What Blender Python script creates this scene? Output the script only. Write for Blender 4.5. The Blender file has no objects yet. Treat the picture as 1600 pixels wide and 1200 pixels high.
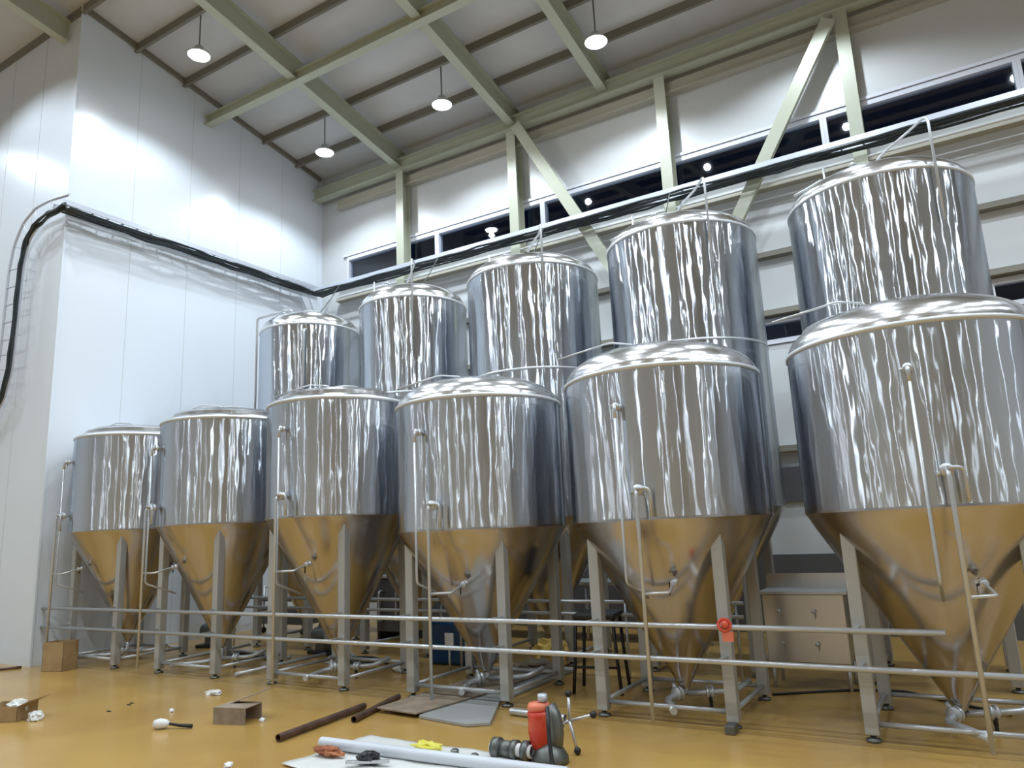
import bpy, bmesh, math, random
from mathutils import Vector, Matrix, Quaternion
random.seed(7)
scene = bpy.context.scene
col = scene.collection

# ------------------------------------------------------------------ camera
W, H, F_PX = 1600, 1200, 1147.16
yaw, pitch, roll = -0.536693506, 0.197861114, -0.0439154469
cy, sy = math.cos(yaw), math.sin(yaw)
fwd = Vector((sy*math.cos(pitch), cy*math.cos(pitch), math.sin(pitch)))
r0 = Vector((cy, -sy, 0)); u0 = r0.cross(fwd)
rr = r0*math.cos(roll) + u0*math.sin(roll)
uu = -r0*math.sin(roll) + u0*math.cos(roll)
cam_d = bpy.data.cameras.new('camera'); cam = bpy.data.objects.new('camera', cam_d); col.objects.link(cam)
cam_d.sensor_width = 36; cam_d.lens = 36*F_PX/W; cam_d.clip_start = 0.05; cam_d.clip_end = 200
cam.matrix_world = Matrix(((rr.x, uu.x, -fwd.x, 0), (rr.y, uu.y, -fwd.y, 0), (rr.z, uu.z, -fwd.z, 1.6), (0, 0, 0, 1)))
scene.camera = cam
# ------------------------------------------------------------------ world: night sky outside
wd = bpy.data.worlds.new('night'); scene.world = wd; wd.use_nodes = True
wd.node_tree.nodes['Background'].inputs[0].default_value = (0.02, 0.05, 0.16, 1)
wd.node_tree.nodes['Background'].inputs[1].default_value = 0.07
# ------------------------------------------------------------------ exposure
vs = scene.view_settings
vs.view_transform = 'Standard'; vs.look = 'None'; vs.gamma = 1; vs.use_curve_mapping = False
vs.exposure = 0.0
LAMP_W = 66
# ------------------------------------------------------------------ hall sizes
XL, YW, YF = -11.7, 11.45, 5.86          # left wall face, back wall face, front face of the left block
XR, YB, XLL = 13.0, -13.0, -20.0
SL = 0.169
def zroof(y): return 9.8 + SL*(11.45 - y) if y > -2 else 9.8 + SL*13.45 - SL*(-2 - y)

# ------------------------------------------------------------------ hall lamps that stand outside the frame (light only)
def spot(name, x, y, z, parent=None):
    d = bpy.data.lights.new(name, 'SPOT'); d.energy = LAMP_W*4; d.color = (0.81, 0.91, 1.0)
    d.spot_size = math.radians(144); d.spot_blend = 0.42; d.shadow_soft_size = 0.07
    o = bpy.data.objects.new(name, d); col.objects.link(o)
    if parent: o.parent = parent
    o.location = (x, y, z)
    return o
LX = [-10.0, -7.07, -4.0, -1.0, 2.0, 5.0, 9.0]
LY = [9.83, 6.92, 4.0, 1.1, -4.7, -10.5]
SHOWN = [(-10.0, 9.83), (-7.07, 9.83), (-4.0, 9.83), (-10.0, 6.92)]
for x in LX:
    for y in LY:
        if (x, y) not in SHOWN and not (y < 0 and x in (-7.07, -1.0, 5.0)) and (x, y) != (2.0, 9.83):
            spot('hall_light', x, y, zroof(y) - 0.83)
for y in LY[2:]:
    for x in (-13.0, -17.0):
        spot('hall_light', x, y, zroof(y) - 0.83)

# ================================================================== materials
def mat(name, base, rough=0.5, metal=0.0, spec=0.5, aniso=0.0, tangent=None, noise=None, bump=None, coat=0.0, emit=None, alpha=None):
    m = bpy.data.materials.new(name); m.use_nodes = True
    nt = m.node_tree; b = nt.nodes['Principled BSDF']
    b.inputs['Base Color'].default_value = (*base, 1); b.inputs['Roughness'].default_value = rough
    b.inputs['Metallic'].default_value = metal; b.inputs['Specular IOR Level'].default_value = spec
    b.inputs['Coat Weight'].default_value = coat
    if aniso:
        b.inputs['Anisotropic'].default_value = aniso
        tg = nt.nodes.new('ShaderNodeTangent'); tg.direction_type = 'RADIAL'; tg.axis = 'Z'
        nt.links.new(tg.outputs[0], b.inputs['Tangent'])
        if tangent is not None: b.inputs['Anisotropic Rotation'].default_value = tangent
    tc = nt.nodes.new('ShaderNodeTexCoord')
    def tex(scale, detail=3, sc=(1, 1, 1), dist=0):
        mp = nt.nodes.new('ShaderNodeMapping'); mp.inputs['Scale'].default_value = sc
        nt.links.new(tc.outputs['Object'], mp.inputs[0])
        n = nt.nodes.new('ShaderNodeTexNoise'); n.inputs['Scale'].default_value = scale
        n.inputs['Detail'].default_value = detail; n.inputs['Distortion'].default_value = dist
        nt.links.new(mp.outputs[0], n.inputs['Vector']); return n
    if noise:
        c2, scale, sc, lo, hi = noise
        n = tex(scale, 5, sc)
        rp = nt.nodes.new('ShaderNodeValToRGB'); rp.color_ramp.elements[0].position = lo; rp.color_ramp.elements[1].position = hi
        rp.color_ramp.elements[0].color = (*base, 1); rp.color_ramp.elements[1].color = (*c2, 1)
        nt.links.new(n.outputs[0], rp.inputs[0]); nt.links.new(rp.outputs[0], b.inputs['Base Color'])
    if bump:
        last = None
        for (scale, sc, st, dist) in bump:
            n = tex(scale, 2, sc)
            bp = nt.nodes.new('ShaderNodeBump'); bp.inputs['Strength'].default_value = st; bp.inputs['Distance'].default_value = dist
            nt.links.new(n.outputs[0], bp.inputs['Height'])
            if last: nt.links.new(last.outputs[0], bp.inputs['Normal'])
            last = bp
        nt.links.new(last.outputs[0], b.inputs['Normal'])
    if emit:
        b.inputs['Emission Color'].default_value = (*emit[0], 1); b.inputs['Emission Strength'].default_value = emit[1]
    return m
M = {}
M['shell'] = mat('brushed_steel_shell', (0.66, 0.66, 0.67), 0.20, 1.0, aniso=0.92,
                 bump=[(3.0, (1, 1, 0.09), 0.25, 0.03), (11.0, (1, 1, 0.05), 0.2, 0.006)])
def shell_mat():
    m = bpy.data.materials.new('brushed_steel_shell'); m.use_nodes = True; nt = m.node_tree
    nt.nodes.remove(nt.nodes['Principled BSDF']); out = nt.nodes['Material Output']
    tc = nt.nodes.new('ShaderNodeTexCoord')
    def tex(scale, sc):
        mp = nt.nodes.new('ShaderNodeMapping'); mp.inputs['Scale'].default_value = sc; nt.links.new(tc.outputs['Object'], mp.inputs[0])
        n = nt.nodes.new('ShaderNodeTexNoise'); n.inputs['Scale'].default_value = scale; n.inputs['Detail'].default_value = 2
        nt.links.new(mp.outputs[0], n.inputs['Vector']); return n
    last = None
    for scale, sc, st, dist in ((2.0, (1, 1, .16), .45, .03), (7.0, (1, 1, .22), .55, .011)):
        bp = nt.nodes.new('ShaderNodeBump'); bp.inputs['Strength'].default_value = st; bp.inputs['Distance'].default_value = dist
        nt.links.new(tex(scale, sc).outputs[0], bp.inputs['Height'])
        if last: nt.links.new(last.outputs[0], bp.inputs['Normal'])
        last = bp
    tg = nt.nodes.new('ShaderNodeTangent'); tg.direction_type = 'RADIAL'; tg.axis = 'Z'
    ga = nt.nodes.new('ShaderNodeBsdfAnisotropic'); ga.inputs['Color'].default_value = (.585, .62, .675, 1)
    ga.inputs['Roughness'].default_value = SH_R; ga.inputs['Anisotropy'].default_value = SH_A; ga.inputs['Rotation'].default_value = 0.0
    gb = nt.nodes.new('ShaderNodeBsdfAnisotropic'); gb.inputs['Color'].default_value = (.55, .585, .635, 1); gb.inputs['Roughness'].default_value = .12
    nt.links.new(tg.outputs[0], ga.inputs['Tangent'])
    for g_ in (ga, gb): nt.links.new(last.outputs[0], g_.inputs['Normal'])
    mx = nt.nodes.new('ShaderNodeMixShader'); mx.inputs[0].default_value = .2
    nt.links.new(ga.outputs[0], mx.inputs[1]); nt.links.new(gb.outputs[0], mx.inputs[2]); nt.links.new(mx.outputs[0], out.inputs[0])
    return m
SH_R, SH_A = .18, .89
M['shell'] = shell_mat()
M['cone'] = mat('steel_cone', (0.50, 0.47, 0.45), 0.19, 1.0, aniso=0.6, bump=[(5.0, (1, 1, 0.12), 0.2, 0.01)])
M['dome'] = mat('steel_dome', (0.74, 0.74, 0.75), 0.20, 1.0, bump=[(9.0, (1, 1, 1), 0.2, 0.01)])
M['steel'] = mat('steel_tube', (0.58, 0.60, 0.62), 0.30, 0.6)
M['satin'] = mat('satin_steel_leg', (0.44, 0.44, 0.42), 0.42, 0.25)
M['weld'] = mat('weld_seam', (0.66, 0.68, 0.70), 0.35, 0.4)
M['cream'] = mat('cream_painted_steel', (0.46, 0.48, 0.38), 0.45)
M['purlin'] = mat('purlin_brown_grey', (0.20, 0.185, 0.15), 0.5)
M['deck'] = mat('roof_deck_white', (0.62, 0.62, 0.62), 0.5, noise=((0.54, 0.54, 0.54), 1.2, (1, 1, 1), 0.3, 0.8))
M['panel'] = mat('white_sandwich_panel', (0.73, 0.78, 0.84), 0.28, spec=0.5, noise=((0.70, 0.75, 0.81), 0.8, (1, 1, .4), 0.3, 0.8), bump=[(0.8, (1, 1, 0.3), 0.05, 0.05)])
M['panel2'] = mat('grey_white_panel', (0.60, 0.62, 0.63), 0.35)
M['girt'] = mat('girt_cream_brown', (0.42, 0.40, 0.33), 0.45)
M['floor'] = mat('ochre_epoxy_floor', (0.50, 0.315, 0.09), 0.22, spec=0.5, noise=((0.42, 0.245, 0.07), 0.9, (1, 1, 1), 0.35, 0.75), bump=[(1.5, (1, 1, 1), 0.05, 0.02)])
M['black'] = mat('black_rubber', (0.012, 0.012, 0.014), 0.45)
M['cable'] = mat('black_cable', (0.02, 0.03, 0.035), 0.35)
M['galv'] = mat('galvanised_tray', (0.56, 0.59, 0.66), 0.35, 0.35)
M['frame'] = mat('white_window_frame', (0.70, 0.72, 0.80), 0.4)
M['lampshade'] = mat('lamp_housing', (0.75, 0.76, 0.78), 0.3, 0.6)
M['lampglow'] = mat('lamp_lens', (1, 1, 1), 0.4, emit=((0.95, 0.98, 1.0), 60))
M['card'] = mat('cardboard', (0.42, 0.29, 0.14), 0.8, noise=((0.32, 0.21, 0.10), 6, (1, 1, 1), 0.35, 0.7))
M['card_grey'] = mat('dusty_cardboard', (0.34, 0.27, 0.20), 0.8, noise=((0.22, 0.17, 0.12), 7, (1, 1, 1), 0.35, 0.7))
M['sheetgrey'] = mat('grey_sheet', (0.36, 0.37, 0.36), 0.4)
M['white'] = mat('white_plastic', (0.78, 0.79, 0.80), 0.4)
M['film'] = mat('white_plastic_film', (0.74, 0.75, 0.72), 0.35, bump=[(9, (1, 1, 1), 0.5, 0.02)])
M['pvc'] = mat('grey_pvc', (0.62, 0.65, 0.70), 0.35)
M['rust'] = mat('brown_steel_pipe', (0.09, 0.055, 0.045), 0.45, 0.4, noise=((0.16, 0.09, 0.07), 9, (1, 1, 1), 0.4, 0.7))
M['red'] = mat('red_plastic', (0.62, 0.045, 0.02), 0.35, noise=((0.75, 0.14, 0.07), 8, (1, 1, 1), 0.45, 0.7))
M['orange'] = mat('salmon_plastic', (0.80, 0.22, 0.13), 0.4)
M['rustrag'] = mat('rust_coloured_cloth', (0.25, 0.07, 0.03), 0.8, noise=((0.5, 0.2, 0.09), 14, (1, 1, 1), 0.4, 0.7))
M['yellow'] = mat('yellow_cloth', (0.62, 0.42, 0.09), 0.7)
M['yellowb'] = mat('bright_yellow_plastic', (0.75, 0.68, 0.10), 0.5)
M['blue'] = mat('blue_plastic', (0.005, 0.045, 0.12), 0.3)
M['gunmetal'] = mat('dark_grey_metal', (0.16, 0.17, 0.16), 0.4, 0.7)
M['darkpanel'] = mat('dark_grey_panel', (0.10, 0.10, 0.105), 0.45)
M['cabinet'] = mat('brushed_cabinet', (0.62, 0.60, 0.58), 0.30, 1.0)
g = bpy.data.materials.new('window_glass'); g.use_nodes = True
nt = g.node_tree; nt.nodes.remove(nt.nodes['Principled BSDF'])
ms = nt.nodes.new('ShaderNodeMixShader'); tr = nt.nodes.new('ShaderNodeBsdfTransparent'); gl = nt.nodes.new('ShaderNodeBsdfGlossy')
tr.inputs[0].default_value = (0.75, 0.8, 0.85, 1); gl.inputs['Roughness'].default_value = 0.02; ms.inputs[0].default_value = 0.05
nt.links.new(tr.outputs[0], ms.inputs[1]); nt.links.new(gl.outputs[0], ms.inputs[2]); nt.links.new(ms.outputs[0], nt.nodes['Material Output'].inputs[0])
M['glass'] = g

# ================================================================== mesh helpers
class MB:
    def __init__(s): s.bm = bmesh.new()
    def box(s, a, b):
        x0, y0, z0 = a; x1, y1, z1 = b
        v = [s.bm.verts.new(p) for p in ((x0,y0,z0),(x1,y0,z0),(x1,y1,z0),(x0,y1,z0),(x0,y0,z1),(x1,y0,z1),(x1,y1,z1),(x0,y1,z1))]
        for f in ((0,3,2,1),(4,5,6,7),(0,1,5,4),(1,2,6,5),(2,3,7,6),(3,0,4,7)): s.bm.faces.new([v[i] for i in f])
        return s
    def bar(s, p, q, w, h, up=(0, 0, 1)):
        p, q = Vector(p), Vector(q); d = (q-p).normalized(); side = d.cross(Vector(up)).normalized(); u = side.cross(d)
        v = [s.bm.verts.new(c + side*a*w/2 + u*b*h/2) for c in (p, q) for a, b in ((-1,-1),(1,-1),(1,1),(-1,1))]
        for f in ((0,1,2,3),(7,6,5,4),(0,4,5,1),(1,5,6,2),(2,6,7,3),(3,7,4,0)): s.bm.faces.new([v[i] for i in f])
        return s
    def ibeam(s, p, q, w, h, t=0.02, up=(0, 0, 1)):
        p, q = Vector(p), Vector(q); d = (q-p).normalized(); side = d.cross(Vector(up)).normalized(); u = side.cross(d)
        s.bar(p+u*(h/2-t/2), q+u*(h/2-t/2), w, t, up); s.bar(p-u*(h/2-t/2), q-u*(h/2-t/2), w, t, up); s.bar(p, q, t, h-2*t, up)
        return s
    def tube(s, pts, r, seg=10, fillet=0.0, caps=True):
        P = [Vector(p) for p in pts]
        if fillet > 0 and len(P) > 2:
            Q = [P[0]]
            for i in range(1, len(P)-1):
                a, b, c = P[i-1], P[i], P[i+1]
                f = min(fillet, (a-b).length*0.45, (c-b).length*0.45)
                s0 = b + (a-b).normalized()*f; s1 = b + (c-b).normalized()*f
                for k in range(6):
                    t = k/5; Q.append(s0*(1-t)**2 + b*2*t*(1-t) + s1*t*t)
            Q.append(P[-1]); P = Q
        n = len(P); rings = []
        T = [(P[min(i+1, n-1)] - P[max(i-1, 0)]).normalized() for i in range(n)]
        ref = Vector((0, 0, 1)) if abs(T[0].z) < 0.9 else Vector((1, 0, 0))
        nrm = T[0].cross(ref).normalized()
        for i in range(n):
            if i: nrm = T[i-1].rotation_difference(T[i]) @ nrm
            bi = T[i].cross(nrm)
            ri = r[i] if isinstance(r, (list, tuple)) else r
            rings.append([s.bm.verts.new(P[i] + (nrm*math.cos(a)+bi*math.sin(a))*ri) for a in (2*math.pi*k/seg for k in range(seg))])
        for i in range(n-1):
            for k in range(seg):
                f = s.bm.faces.new((rings[i][k], rings[i][(k+1)%seg], rings[i+1][(k+1)%seg], rings[i+1][k])); f.smooth = True
        if caps:
            s.bm.faces.new(list(reversed(rings[0]))); s.bm.faces.new(rings[-1])
        return s
    def lathe(s, prof, seg=32, c=(0, 0, 0), axis=None, smooth=True, closed=False):
        R = Matrix.Identity(3)
        if axis is not None: R = Vector((0, 0, 1)).rotation_difference(Vector(axis).normalized()).to_matrix()
        c = Vector(c); rings = []
        for (r, z) in prof:
            if r < 1e-6: rings.append([s.bm.verts.new(c + R @ Vector((0, 0, z)))])
            else: rings.append([s.bm.verts.new(c + R @ Vector((r*math.cos(2*math.pi*k/seg), r*math.sin(2*math.pi*k/seg), z))) for k in range(seg)])
        m = len(rings)
        for i in range(m if closed else m-1):
            A, B = rings[i], rings[(i+1)%m]
            for k in range(seg):
                k2 = (k+1)%seg
                if len(A) == 1 and len(B) == 1: continue
                if len(A) == 1: f = s.bm.faces.new((A[0], B[k2], B[k]))
                elif len(B) == 1: f = s.bm.faces.new((A[k], A[k2], B[0]))
                else: f = s.bm.faces.new((A[k], A[k2], B[k2], B[k]))
                f.smooth = smooth
        return s
    def build(s, name, m, parent=None, bevel=0, sharp=None):
        bmesh.ops.recalc_face_normals(s.bm, faces=s.bm.faces)
        me = bpy.data.meshes.new(name); s.bm.to_mesh(me); s.bm.free()
        if sharp is not None:
            try: me.set_sharp_from_angle(angle=math.radians(sharp))
            except Exception: pass
        me.materials.append(m)
        o = bpy.data.objects.new(name, me); col.objects.link(o)
        if parent: o.parent = parent
        if bevel:
            b = o.modifiers.new('bevel', 'BEVEL'); b.width = bevel; b.segments = 2; b.limit_method = 'ANGLE'
        return o
def tag(o, label, cat, group=None, kind=None):
    o['label'] = label
    o['category'] = cat
    if group: o['group'] = group
    if kind: o['kind'] = kind
    return o
def thing(name, label, cat, loc=(0, 0, 0), rz=0, group=None):
    o = bpy.data.objects.new(name, None); o.empty_display_size = 0.1; col.objects.link(o)
    o.location = loc; o.rotation_euler = (0, 0, rz); return tag(o, label, cat, group)
def struct(o): o['kind'] = 'structure'; return o

# ================================================================== setting
struct(MB().box((XLL, YB, -0.2), (XR, YW+0.15, 0)).build('floor', M['floor']))
# roof deck: slopes down to the back wall, ridge at y=-2
m = MB()
for (ya, yb) in ((YW+0.2, -2), (-2, YB-0.2)):
    za, zb = zroof(ya) if ya > 0 else zroof(-2.0001), zroof(yb if yb < -2 else -1.9999)
    v = [m.bm.verts.new(p) for p in ((XLL-.2, ya, za), (XR+.2, ya, za), (XR+.2, yb, zb), (XLL-.2, yb, zb), (XLL-.2, ya, za+.1), (XR+.2, ya, za+.1), (XR+.2, yb, zb+.1), (XLL-.2, yb, zb+.1))]
    for f in ((0,1,2,3),(7,6,5,4),(0,4,5,1),(1,5,6,2),(2,6,7,3),(3,7,4,0)): m.bm.faces.new([v[i] for i in f])
struct(m.build('ceiling', M['deck']))
# left wall: a white panel block that projects; its outer corner stands at y=5.86
m = MB()
def slab_to_roof(m, x0, x1, y0, y1, z0):
    """wall piece whose top follows the roof slope"""
    t0, t1 = zroof(y0)+0.03, zroof(y1)+0.03
    v = [m.bm.verts.new(p) for p in ((x0,y0,z0),(x1,y0,z0),(x1,y1,z0),(x0,y1,z0),(x0,y0,t0),(x1,y0,t0),(x1,y1,t1),(x0,y1,t1))]
    for f in ((0,3,2,1),(4,5,6,7),(0,1,5,4),(1,2,6,5),(2,3,7,6),(3,0,4,7)): m.bm.faces.new([v[i] for i in f])
slab_to_roof(m, XL-0.15, XL, YF, YW+.15, 0)
struct(m.build('wall_left', M['panel']))
m = MB(); slab_to_roof(m, XLL, XL-0.15, YF, YF+.15, 0)
struct(m.build('wall_left_front', M['panel']))
m = MB()
for y in (6.95, 8.05, 9.15, 10.25, 11.3): slab_to_roof(m, XL-0.01, XL+0.004, y-0.004, y+0.004, 0)
for x in (-12.8, -13.9, -15.0): slab_to_roof(m, x-.004, x+.004, YF-0.004, YF+.01, 0)
struct(m.build('trim_1', M['panel2']))
m = MB(); m.bar((XL+.01, YF-.01, 0), (XL+.01, YF-.01, zroof(YF)-.01), 0.03, 0.03, up=(1, 0, 0))
struct(m.build('trim_2', M['panel']))
m = MB()
slab_to_roof(m, XLL-.15, XLL, YB, -2, 0); slab_to_roof(m, XLL-.15, XLL, -2+.0001, YF+.15, 0)
struct(m.build('wall_far_left', M['panel']))
m = MB(); slab_to_roof(m, XR, XR+.15, YB, -2, 0); slab_to_roof(m, XR, XR+.15, -2+.0001, YW+.15, 0)
struct(m.build('wall_right', M['panel']))
m = MB().box((XLL, YB-.15, 0), (XR, YB, zroof(YB)+.03))
struct(m.build('wall_front', M['panel']))
m = MB(); m.bar((XL+.03, YF, zroof(YF)-.05), (XL+.03, YW-.1, zroof(YW-.1)-.05), .06, .09); struct(m.build('trim_6', M['purlin']))
# back wall with two window strips
WZ0, WZ1 = 7.13, 7.68
LZ0, LZ1 = 4.28, 4.60
wb = MB()
wb.box((XL, YW, 0), (XR, YW+.15, LZ0)); wb.box((XL, YW, LZ1), (XR, YW+.15, WZ0)); wb.box((XL, YW, WZ1), (XR, YW+.15, 9.83))
wb.box((XL, YW, WZ0), (-10.9, YW+.15, WZ1)); wb.box((XL, YW, LZ0), (-2.6, YW+.15, LZ1))
wb.box((-1.1, YW, LZ0), (0.72, YW+.15, LZ1))
struct(wb.build('wall_back', M['panel2']))
n = 0
def window(x0, x1, z0, z1):
    global n; n += 1
    f = MB(); t = 0.05
    f.box((x0, YW-.03, z1-t), (x1, YW+.1, z1+.03)); f.box((x0, YW-.03, z0-.05), (x1, YW+.1, z0+t*.4))
    f.box((x0, YW-.035, z0+.02), (x0+t-.002, YW+.1, z1-t)); f.box((x1-t, YW-.035, z0+.02), (x1-.002, YW+.1, z1-t))
    o = struct(f.build('window_%d' % n, M['frame']))
    MB().box((x0+t*.5, YW+.04, z0), (x1-t*.5, YW+.05, z1)).build('pane', M['glass'], o)
xs = [-10.9, -8.43, -5.96, -3.49, -1.02, 1.47, 3.94, 6.41, 8.88, 11.35, XR]
for a, b in zip(xs, xs[1:]): window(a, b, WZ0, WZ1)
window(-2.6, -1.1, LZ0, LZ1); window(0.72, 3.2, LZ0, LZ1)
for a in (3.2, 5.67, 8.14, 10.61): window(a, min(a+2.47, XR), LZ0, LZ1)
# sill ledge and top flashing of the high window strip
m = MB().box((-11.1, YW-.10, 7.02), (XR, YW, 7.09)); struct(m.build('trim_3', M['frame']))
m = MB().box((-11.0, YW-.05, 7.72), (XR, YW, 7.77)); struct(m.build('trim_4', M['frame']))
# dark band low on the back wall, with shade behind the tanks painted in
m = MB().box((-9.9, YW-.03, 0), (-2.55, YW, 1.65)); m.box((-2.55, YW-.03, 0), (XR, YW, 1.10)); struct(m.build('shade_band_back', M['darkpanel']))
m = MB().box((-2.55, YW-.05, 1.85), (XR, YW, 2.35)); struct(m.build('trim_5', M['darkpanel']))
# girts
def girt(x0, x1, z, label, h=.10):
    m = MB(); m.box((x0, YW-.12, z-h/2), (x1, YW, z+h/2)); m.box((x0, YW-.16, z-h/2), (x1, YW-.12, z-h/2+.04))
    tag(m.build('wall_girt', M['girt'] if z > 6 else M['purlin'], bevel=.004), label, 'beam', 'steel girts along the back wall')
girt(-11.12, XR, 6.74, 'long cream steel girt along the back wall directly under the cable tray')
girt(-11.12, XR, 5.63, 'dark steel girt on the back wall, second below the cable tray')
girt(-11.12, XR, 4.70, 'dark steel girt on the back wall, third down, just above the low dark window')
girt(-11.12, XR, 8.98, 'grey-brown steel girt on the back wall just under the eaves beam', .22)
girt(-11.12, XR, 2.62, 'dark steel girt low on the back wall behind the tank row')

# roof steel
RX = [(-12.12, 'short cream rafter at the upper left ending on the front face of the white wall'),
      (-9.27, 'cream roof rafter nearest the white left wall, between the two left hanging lamps'),
      (-6.43, 'cream roof rafter landing on the column where a diagonal brace runs down to the right'),
      (-4.50, 'cream roof rafter at top centre ending on the eaves beam between two columns')]
for x, lab in RX:
    y1 = 11.40 if x > -12 else YF-.01
    zb = lambda y: 9.25 + SL*(11.4-y)
    yr = -1.9
    m = MB(); m.ibeam((x, y1, zb(y1)+.2), (x, yr, zb(yr)+.2), .17, .40, .025)
    tag(m.build('roof_rafter', M['cream']), lab, 'rafter', 'roof rafters')
py = [10.62, 9.70, 8.72, 7.80, 6.82, 5.85, 4.88, 3.9, 2.93, 1.95, 0.97, 0.0, -1.0]
ords = ['lowest', 'second', 'third', 'fourth', 'fifth', 'sixth', 'seventh', 'eighth', 'ninth', 'tenth', 'eleventh', 'twelfth', 'thirteenth']
for i, y in enumerate(py[:9]):
    z = zroof(y); x0 = XL if y > YF else XLL
    m = MB(); m.bar((x0, y, z-.08), (XR, y, z-.08), .02, .16); m.box((x0, y-.03, z-.17), (XR, y+.03, z-.15))
    tag(m.build('roof_purlin', M['purlin']), 'dark roof purlin under the white deck, %s up from the eaves' % ords[i], 'purlin', 'roof purlins')
m = MB(); m.ibeam((XL, 8.36, 9.79), (XR, 8.36, 9.79), .16, .2, .02)
tag(m.build('strut_beam', M['cream']), 'cream longitudinal beam crossing between rafters at upper left', 'beam')
m = MB(); m.ibeam((XL, 11.22, 9.29), (XR, 11.22, 9.29), .2, .26, .02)
tag(m.build('eaves_beam', M['cream']), 'long cream eaves beam across the column tops where roof meets back wall', 'beam')
for x, lab in ((-9.2, 'cream steel column on the back wall nearest the left corner'), (-6.45, 'cream steel column on the back wall left of the first diagonal brace'),
               (-3.46, 'cream steel column on the back wall between the two diagonal braces'), (-0.57, 'cream steel column on the back wall right of the second diagonal brace'),
               (2.35, 'cream steel column beyond the right edge of the back wall view')):
    if x > 2: continue
    m = MB(); m.ibeam((x, 11.30, 0), (x, 11.30, 9.16), .19, .24, .022, up=(0, 1, 0))
    tag(m.build('wall_column', M['cream']), lab, 'column', 'steel columns on the back wall')
for p, q, lab in (((-6.25, 11.06, 9.15), (-3.6, 11.06, 4.2), 'flat cream diagonal brace running down right from the column near centre'),
                  ((-0.72, 11.06, 9.0), (-3.35, 11.06, 4.55), 'flat cream diagonal brace running down left from the right-hand column')):
    m = MB(); m.bar(p, q, .2, .09, up=(0, 1, 0))
    tag(m.build('diagonal_brace', M['cream'], bevel=.005), lab, 'brace', 'diagonal wall braces')

# ------------------------------------------------------------------ lamps in view
labs = {(-10.0, 9.83): 'round white high-bay lamp hanging over the shortest back tank, lowest at left',
        (-7.07, 9.83): 'round white high-bay lamp in the middle of the roof between two rafters',
        (-4.0, 9.83): 'round white high-bay lamp at top right of centre',
        (-10.0, 6.92): 'round white high-bay lamp nearest the white left wall, top left'}
for (x, y) in SHOWN:
    zr = zroof(y); zl = zr - .83
    t = thing('pendant_lamp', labs[(x, y)], 'lamp', (x, y, zl), 0, 'hanging high-bay lamps')
    MB().tube([(0, 0, .12), (0, 0, zr-zl-.02)], .012, 6).build('hanging_rod', M['gunmetal'], t)
    MB().lathe([(.03, .16), (.07, .15), (.08, .09), (.17, .03), (.19, -.01), (.18, -.015), (.16, .02), (.0, .03)], 28).build('lamp_shade', M['lampshade'], t)
    MB().lathe([(.165, -.012), (.12, -.03), (0, -.035)], 28).build('lens', M['lampglow'], t)
    spot('lamp_light', 0, 0, -.16, t)

# ================================================================== cable tray
def tray_run(parent, p, q, w, wdir, rung=.25):
    """ladder tray between two points: two rails and rungs"""
    p, q, wdir = Vector(p), Vector(q), Vector(wdir).normalized()
    L = (q-p).length; k = int(L/rung)
    up = (q-p).normalized().cross(wdir)
    for s in (-1, 1): MB().bar(p+wdir*s*w/2, q+wdir*s*w/2, .018, .08, up=up).build('rail', M['galv'], parent)
    for i in range(1, k):
        c = p + (q-p)*(i/k); MB().bar(c-wdir*w/2, c+wdir*w/2, .025, .02, up=up).build('rung', M['galv'], parent)
def cables(paths, r=.016, wob=.02):
    m = MB()
    for P in paths:
        Q = []
        for a, b in zip(P, P[1:]):
            a, b = Vector(a), Vector(b); k = max(2, int((b-a).length/.35))
            for i in range(k): Q.append(a+(b-a)*i/k + Vector([random.uniform(-wob, wob) for _ in range(3)]))
        Q.append(Vector(P[-1])); m.tube(Q, r, 6)
    return m
t = thing('cable_tray', 'galvanised ladder cable tray along the white left wall up to the corner', 'cable tray', (-11.5, 8.6, 7.0), 0, 'cable trays')
def loc(root, p): return Vector(p) - root.location
tray_run(t, loc(t, (-11.5, 5.62, 6.96)), loc(t, (-11.5, 11.25, 6.96)), .30, (1, 0, 0))
t2 = thing('cable_tray', 'galvanised ladder cable tray running along the back wall under the high windows', 'cable tray', (0, 11.0, 6.95), 0, 'cable trays')
tray_run(t2, loc(t2, (-11.35, 10.88, 6.83)), loc(t2, (XR, 10.88, 6.83)), .26, (0, 1, 0), .29)
# wall ladder that curls down at the outer corner
t3 = thing('cable_ladder', 'cable ladder curling down the front of the white wall at far left', 'cable ladder', (-12.6, 5.7, 6.9))
path = [(-11.35, 7.0), (-11.9, 7.02), (-12.3, 6.97), (-12.58, 6.82), (-12.75, 6.55), (-12.82, 6.2), (-12.84, 5.6), (-12.85, 5.0), (-12.88, 4.5), (-13.0, 4.15), (-13.25, 3.9), (-13.7, 3.75), (-14.3, 3.7)]
wid = [.20, .28, .38, .44, .46, .46, .46, .46, .46, .46, .46, .46, .46]
L1, L2 = [], []
for i, (x, z) in enumerate(path):
    a = Vector((*path[max(i-1, 0)],)); b = Vector((*path[min(i+1, len(path)-1)],)); d = (b-a).normalized()
    nx, nz = -d.y, d.x; h = wid[i]/2
    L1.append(Vector((x+nx*h, 5.70, z+nz*h))-t3.location); L2.append(Vector((x-nx*h, 5.70, z-nz*h))-t3.location)
for L in (L1, L2):
    m = MB(); m.tube([tuple(p) for p in L], .022, 8, fillet=.1); m.build('rail', M['galv'], t3)
for i in range(len(L1)-1):
    k = max(1, round((L1[i]-L1[i+1]).length/.28))
    for j in range(k): MB().tube([L1[i].lerp(L1[i+1], j/k), L2[i].lerp(L2[i+1], j/k)], .011, 6).build('rung', M['galv'], t3)
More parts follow.
